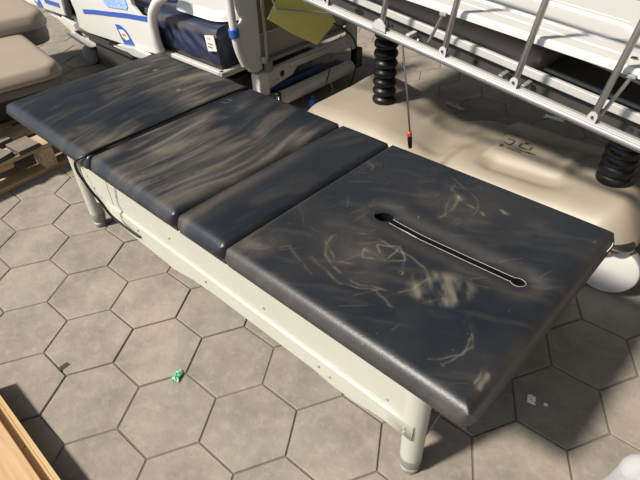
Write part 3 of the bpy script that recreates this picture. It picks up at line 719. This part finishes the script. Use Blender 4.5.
pad('shell', -2.60, -1.62, -.60, .0, .325, .18, .08, .02, 'dark_side')
obj('pedestal', box(B(), (-2.3,-.50,.1455), (-1.78,-.05,.20)), 'dark_side', rc, bevel=.02)
obj('side_knob', lathe(B(), [(.02,0),(.045,.01),(.05,.04),(.03,.06)], (-1.655,-.36,.20), (1,0,.3), 24), 'dark_side', rc)

# ------------------------------------------------------------------ pallet under it
pal = thing('wooden_pallet', 'pale wooden pallet under the recliner beside the couch foot end', 'pallet', (-1.75,-.4,0))
PM = Matrix.Translation((-1.31,-.45,0)) @ Matrix.Rotation(math.radians(4.5), 4, 'Z') @ Matrix.Translation((1.31,.45,0))
def pbox(name, lo, hi, m): obj(name, box(B(), lo, hi, PM), m, pal, bevel=.002)
Y0, Y1 = -1.02, .20
for k in range(5): x = -1.31-k*.195; pbox('deck_board', (x-.125,Y0,.122), (x,Y1,.143), 'wood_y')
for y in (Y0,-.46,Y1-.10): pbox('stringer_board', (-2.215,y,.100), (-1.31,y+.10,.122), 'wood_x')
for x in (-1.31,-1.70,-2.09):
    for y in (Y0,-.225,Y1-.09): pbox('block', (x-.10 if x > -2 else x-.125,y,.022), (x,y+.06 if y == -.225 else y+.09,.100 if y != -.225 else .122), 'wood_b')
    pbox('base_board', (x-.10 if x > -2 else x-.125,Y0,.0), (x,Y1,.022), 'wood_y')
def slab(cx, cy, a, w, h, t, label):
    r = thing('paving_slab', label, 'slab', (cx, cy, .1435), 'loose grey slabs on the pallet')
    mt = Matrix.Translation((cx,cy,0)) @ Matrix.Rotation(a, 4, 'Z')
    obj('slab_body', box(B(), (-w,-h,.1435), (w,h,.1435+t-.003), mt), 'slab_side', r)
    obj('slab_face', box(B(), (-w+.001,-h+.001,.1435+t-.003), (w-.001,h-.001,.1435+t), mt), 'stone', r, bevel=.001)
slab(-1.375,-.275,.10,.062,.052,.022,'flat grey slab on the pallet, nearest the couch')
slab(-1.375,-.400,.35,.058,.048,.022,'flat grey slab on the pallet, at the picture edge')
slab(-1.520,-.350,.2,.055,.055,.022,'flat grey slab on the pallet, tucked under the recliner')

# ------------------------------------------------------------------ shallow crate in the near corner
cr = thing('wooden_crate', 'shallow orange-brown wooden crate at the lower left corner', 'crate', (.2,-1.1,0))
CM = Matrix.Identity(4)
obj('rim_board', box(B(), (-.215,-.935,.0), (.78,-.9235,.066)), 'wood_x', cr, bevel=.001)
obj('rim_board', box(B(), (-.215,-1.5,.0), (-.205,-.936,.066)), 'wood_x', cr, bevel=.001)
obj('base_board', box(B(), (-.204,-1.5,.0), (.78,-.936,.045)), 'wood_x', cr)
for k in range(3):
    y = -.958-k*.15; obj('slat', box(B(), (-.200,y-.142,.0455), (.77,y,.066)), 'wood_x', cr, bevel=.002)
for x in (-.09,.08,.23): obj('nail', lathe(B(), [(.0025,0),(.002,.001)], (x,-.9465,.0452), (0,0,1), 8), 'dark_metal', cr)

# ------------------------------------------------------------------ litter and film
def scrap(name, c, w, h, t, m, label, cat, ang=0., seed=0, rough_=.5, group=None):
    rnd = random.Random(seed); bm = B(); n = 7; g = {}
    for i in range(n+1):
        for j in range(n+1):
            u, v = i/n*2-1, j/n*2-1
            k = 1-.25*rnd.random()*(abs(u) > .7 or abs(v) > .7)
            z = t*abs(rnd.random())*(1-.4*(u*u+v*v)/2)
            x, y = u*w*k, v*h*k
            g[i,j] = bm.verts.new((c[0]+x*math.cos(ang)-y*math.sin(ang), c[1]+x*math.sin(ang)+y*math.cos(ang), c[2]+z+.0012))
    for i in range(n):
        for j in range(n): bm.faces.new((g[i,j], g[i+1,j], g[i+1,j+1], g[i,j+1]))
    o = obj(name, bm, m, smooth=False)
    s = o.modifiers.new('thickness', 'SOLIDIFY'); s.thickness = .001; s.offset = 1
    return tag(o, label, cat, group)
scrap('candy_wrapper', (.166,-.518,0), .014, .024, .014, 'green', 'crumpled green foil wrapper on the pavers in front of the couch', 'wrapper', .5, 1)
scrap('paper_scrap', (1.019,.131,0), .013, .018, .004, 'paper', 'torn whitish paper scrap on the pavers past the head end', 'scrap', .4, 2)
scrap('paper_chip', (1.058,.142,0), .006, .006, .003, 'paper', 'tiny pale chip beside the torn paper scrap', 'scrap', .4, 3)
scrap('folded_paper', (.302,1.875,0), .060, .022, .004, 'paper', 'bright white paper strip on the floor behind the stretcher base', 'paper', .15, 4)
scrap('foil_scrap', (-.189,1.655,0), .075, .022, .012, 'foil', 'crumpled silvery scrap on the floor behind the stretcher base', 'scrap', -.25, 5)
scrap('dead_leaf', (-.139,-.741,0), .010, .020, .002, 'bark', 'small dark crushed leaf in a paver joint near the crate', 'leaf', .1, 6)
def bag():
    bm = B(); bmesh.ops.create_icosphere(bm, subdivisions=5, radius=1)
    for v in bm.verts:
        p = v.co.copy()
        w = math.sin(p.x*7+p.y*5)*math.cos(p.z*6-p.y*4)*.05 + math.sin(p.x*17-p.z*9+3*p.y)*.03 + abs(math.sin(p.y*11+p.x*6+p.z*3))*.04
        p *= 1+w
        v.co = Vector((1.525+p.x*.26+.05*p.y, -.13+p.y*.30, max(.004, .17+p.z*.185)))
    return bm
tag(obj('plastic_bag', bag(), 'bag', angle=25), 'crumpled translucent white plastic bag at the lower right corner', 'bag')

# ------------------------------------------------------------------ light and camera
w = bpy.data.worlds.new('world'); SC.world = w; w.use_nodes = True
nt = w.node_tree; bg = nt.nodes['Background']; bg.inputs[1].default_value = 1.0
tc = nt.nodes.new('ShaderNodeTexCoord'); dp = nt.nodes.new('ShaderNodeVectorMath'); dp.operation = 'DOT_PRODUCT'; dp.inputs[1].default_value = (-.35,-.93,.1)
nt.links.new(tc.outputs['Generated'], dp.inputs[0])
cr = nt.nodes.new('ShaderNodeValToRGB'); cr.color_ramp.elements[0].position = .35; cr.color_ramp.elements[0].color = (.058,.057,.055,1)
cr.color_ramp.elements[1].position = .95; cr.color_ramp.elements[1].color = (.85,.95,1.1,1)
e_ = cr.color_ramp.elements.new(.62); e_.color = (.125,.14,.16,1)
mr = nt.nodes.new('ShaderNodeMapRange'); mr.inputs['From Min'].default_value = -1; mr.inputs['From Max'].default_value = 1
nt.links.new(dp.outputs['Value'], mr.inputs['Value']); nt.links.new(mr.outputs[0], cr.inputs[0]); nt.links.new(cr.outputs[0], bg.inputs[0])
sl = bpy.data.lights.new('sun', 'SUN'); sl.energy = 5.2; sl.angle = math.radians(6); sl.color = (1,.94,.85)
so = bpy.data.objects.new('sun', sl); COL.objects.link(so)
so.rotation_euler = Vector((.349,.83,-1)).to_track_quat('-Z', 'Y').to_euler()
so.location = (-1,-3,4)
cd = bpy.data.cameras.new('camera'); cam = bpy.data.objects.new('camera', cd); COL.objects.link(cam)
cd.sensor_width = 36; cd.lens = 30.0396
R = [[0.731438, 0.681244, -0.030094], [0.415161, -0.479892, -0.772881], [-0.540963, 0.55282, -0.633837]]
CAM_C = [1.21877, -0.93271, 1.37548]
cam.matrix_world = Matrix(((R[0][0],-R[1][0],-R[2][0],CAM_C[0]),(R[0][1],-R[1][1],-R[2][1],CAM_C[1]),(R[0][2],-R[1][2],-R[2][2],CAM_C[2]),(0,0,0,1)))
cd.clip_start = .05
SC.camera = cam
vs = SC.view_settings; vs.view_transform = 'Standard'; vs.look = 'None'; vs.gamma = 1; vs.use_curve_mapping = False; vs.exposure = 0.25
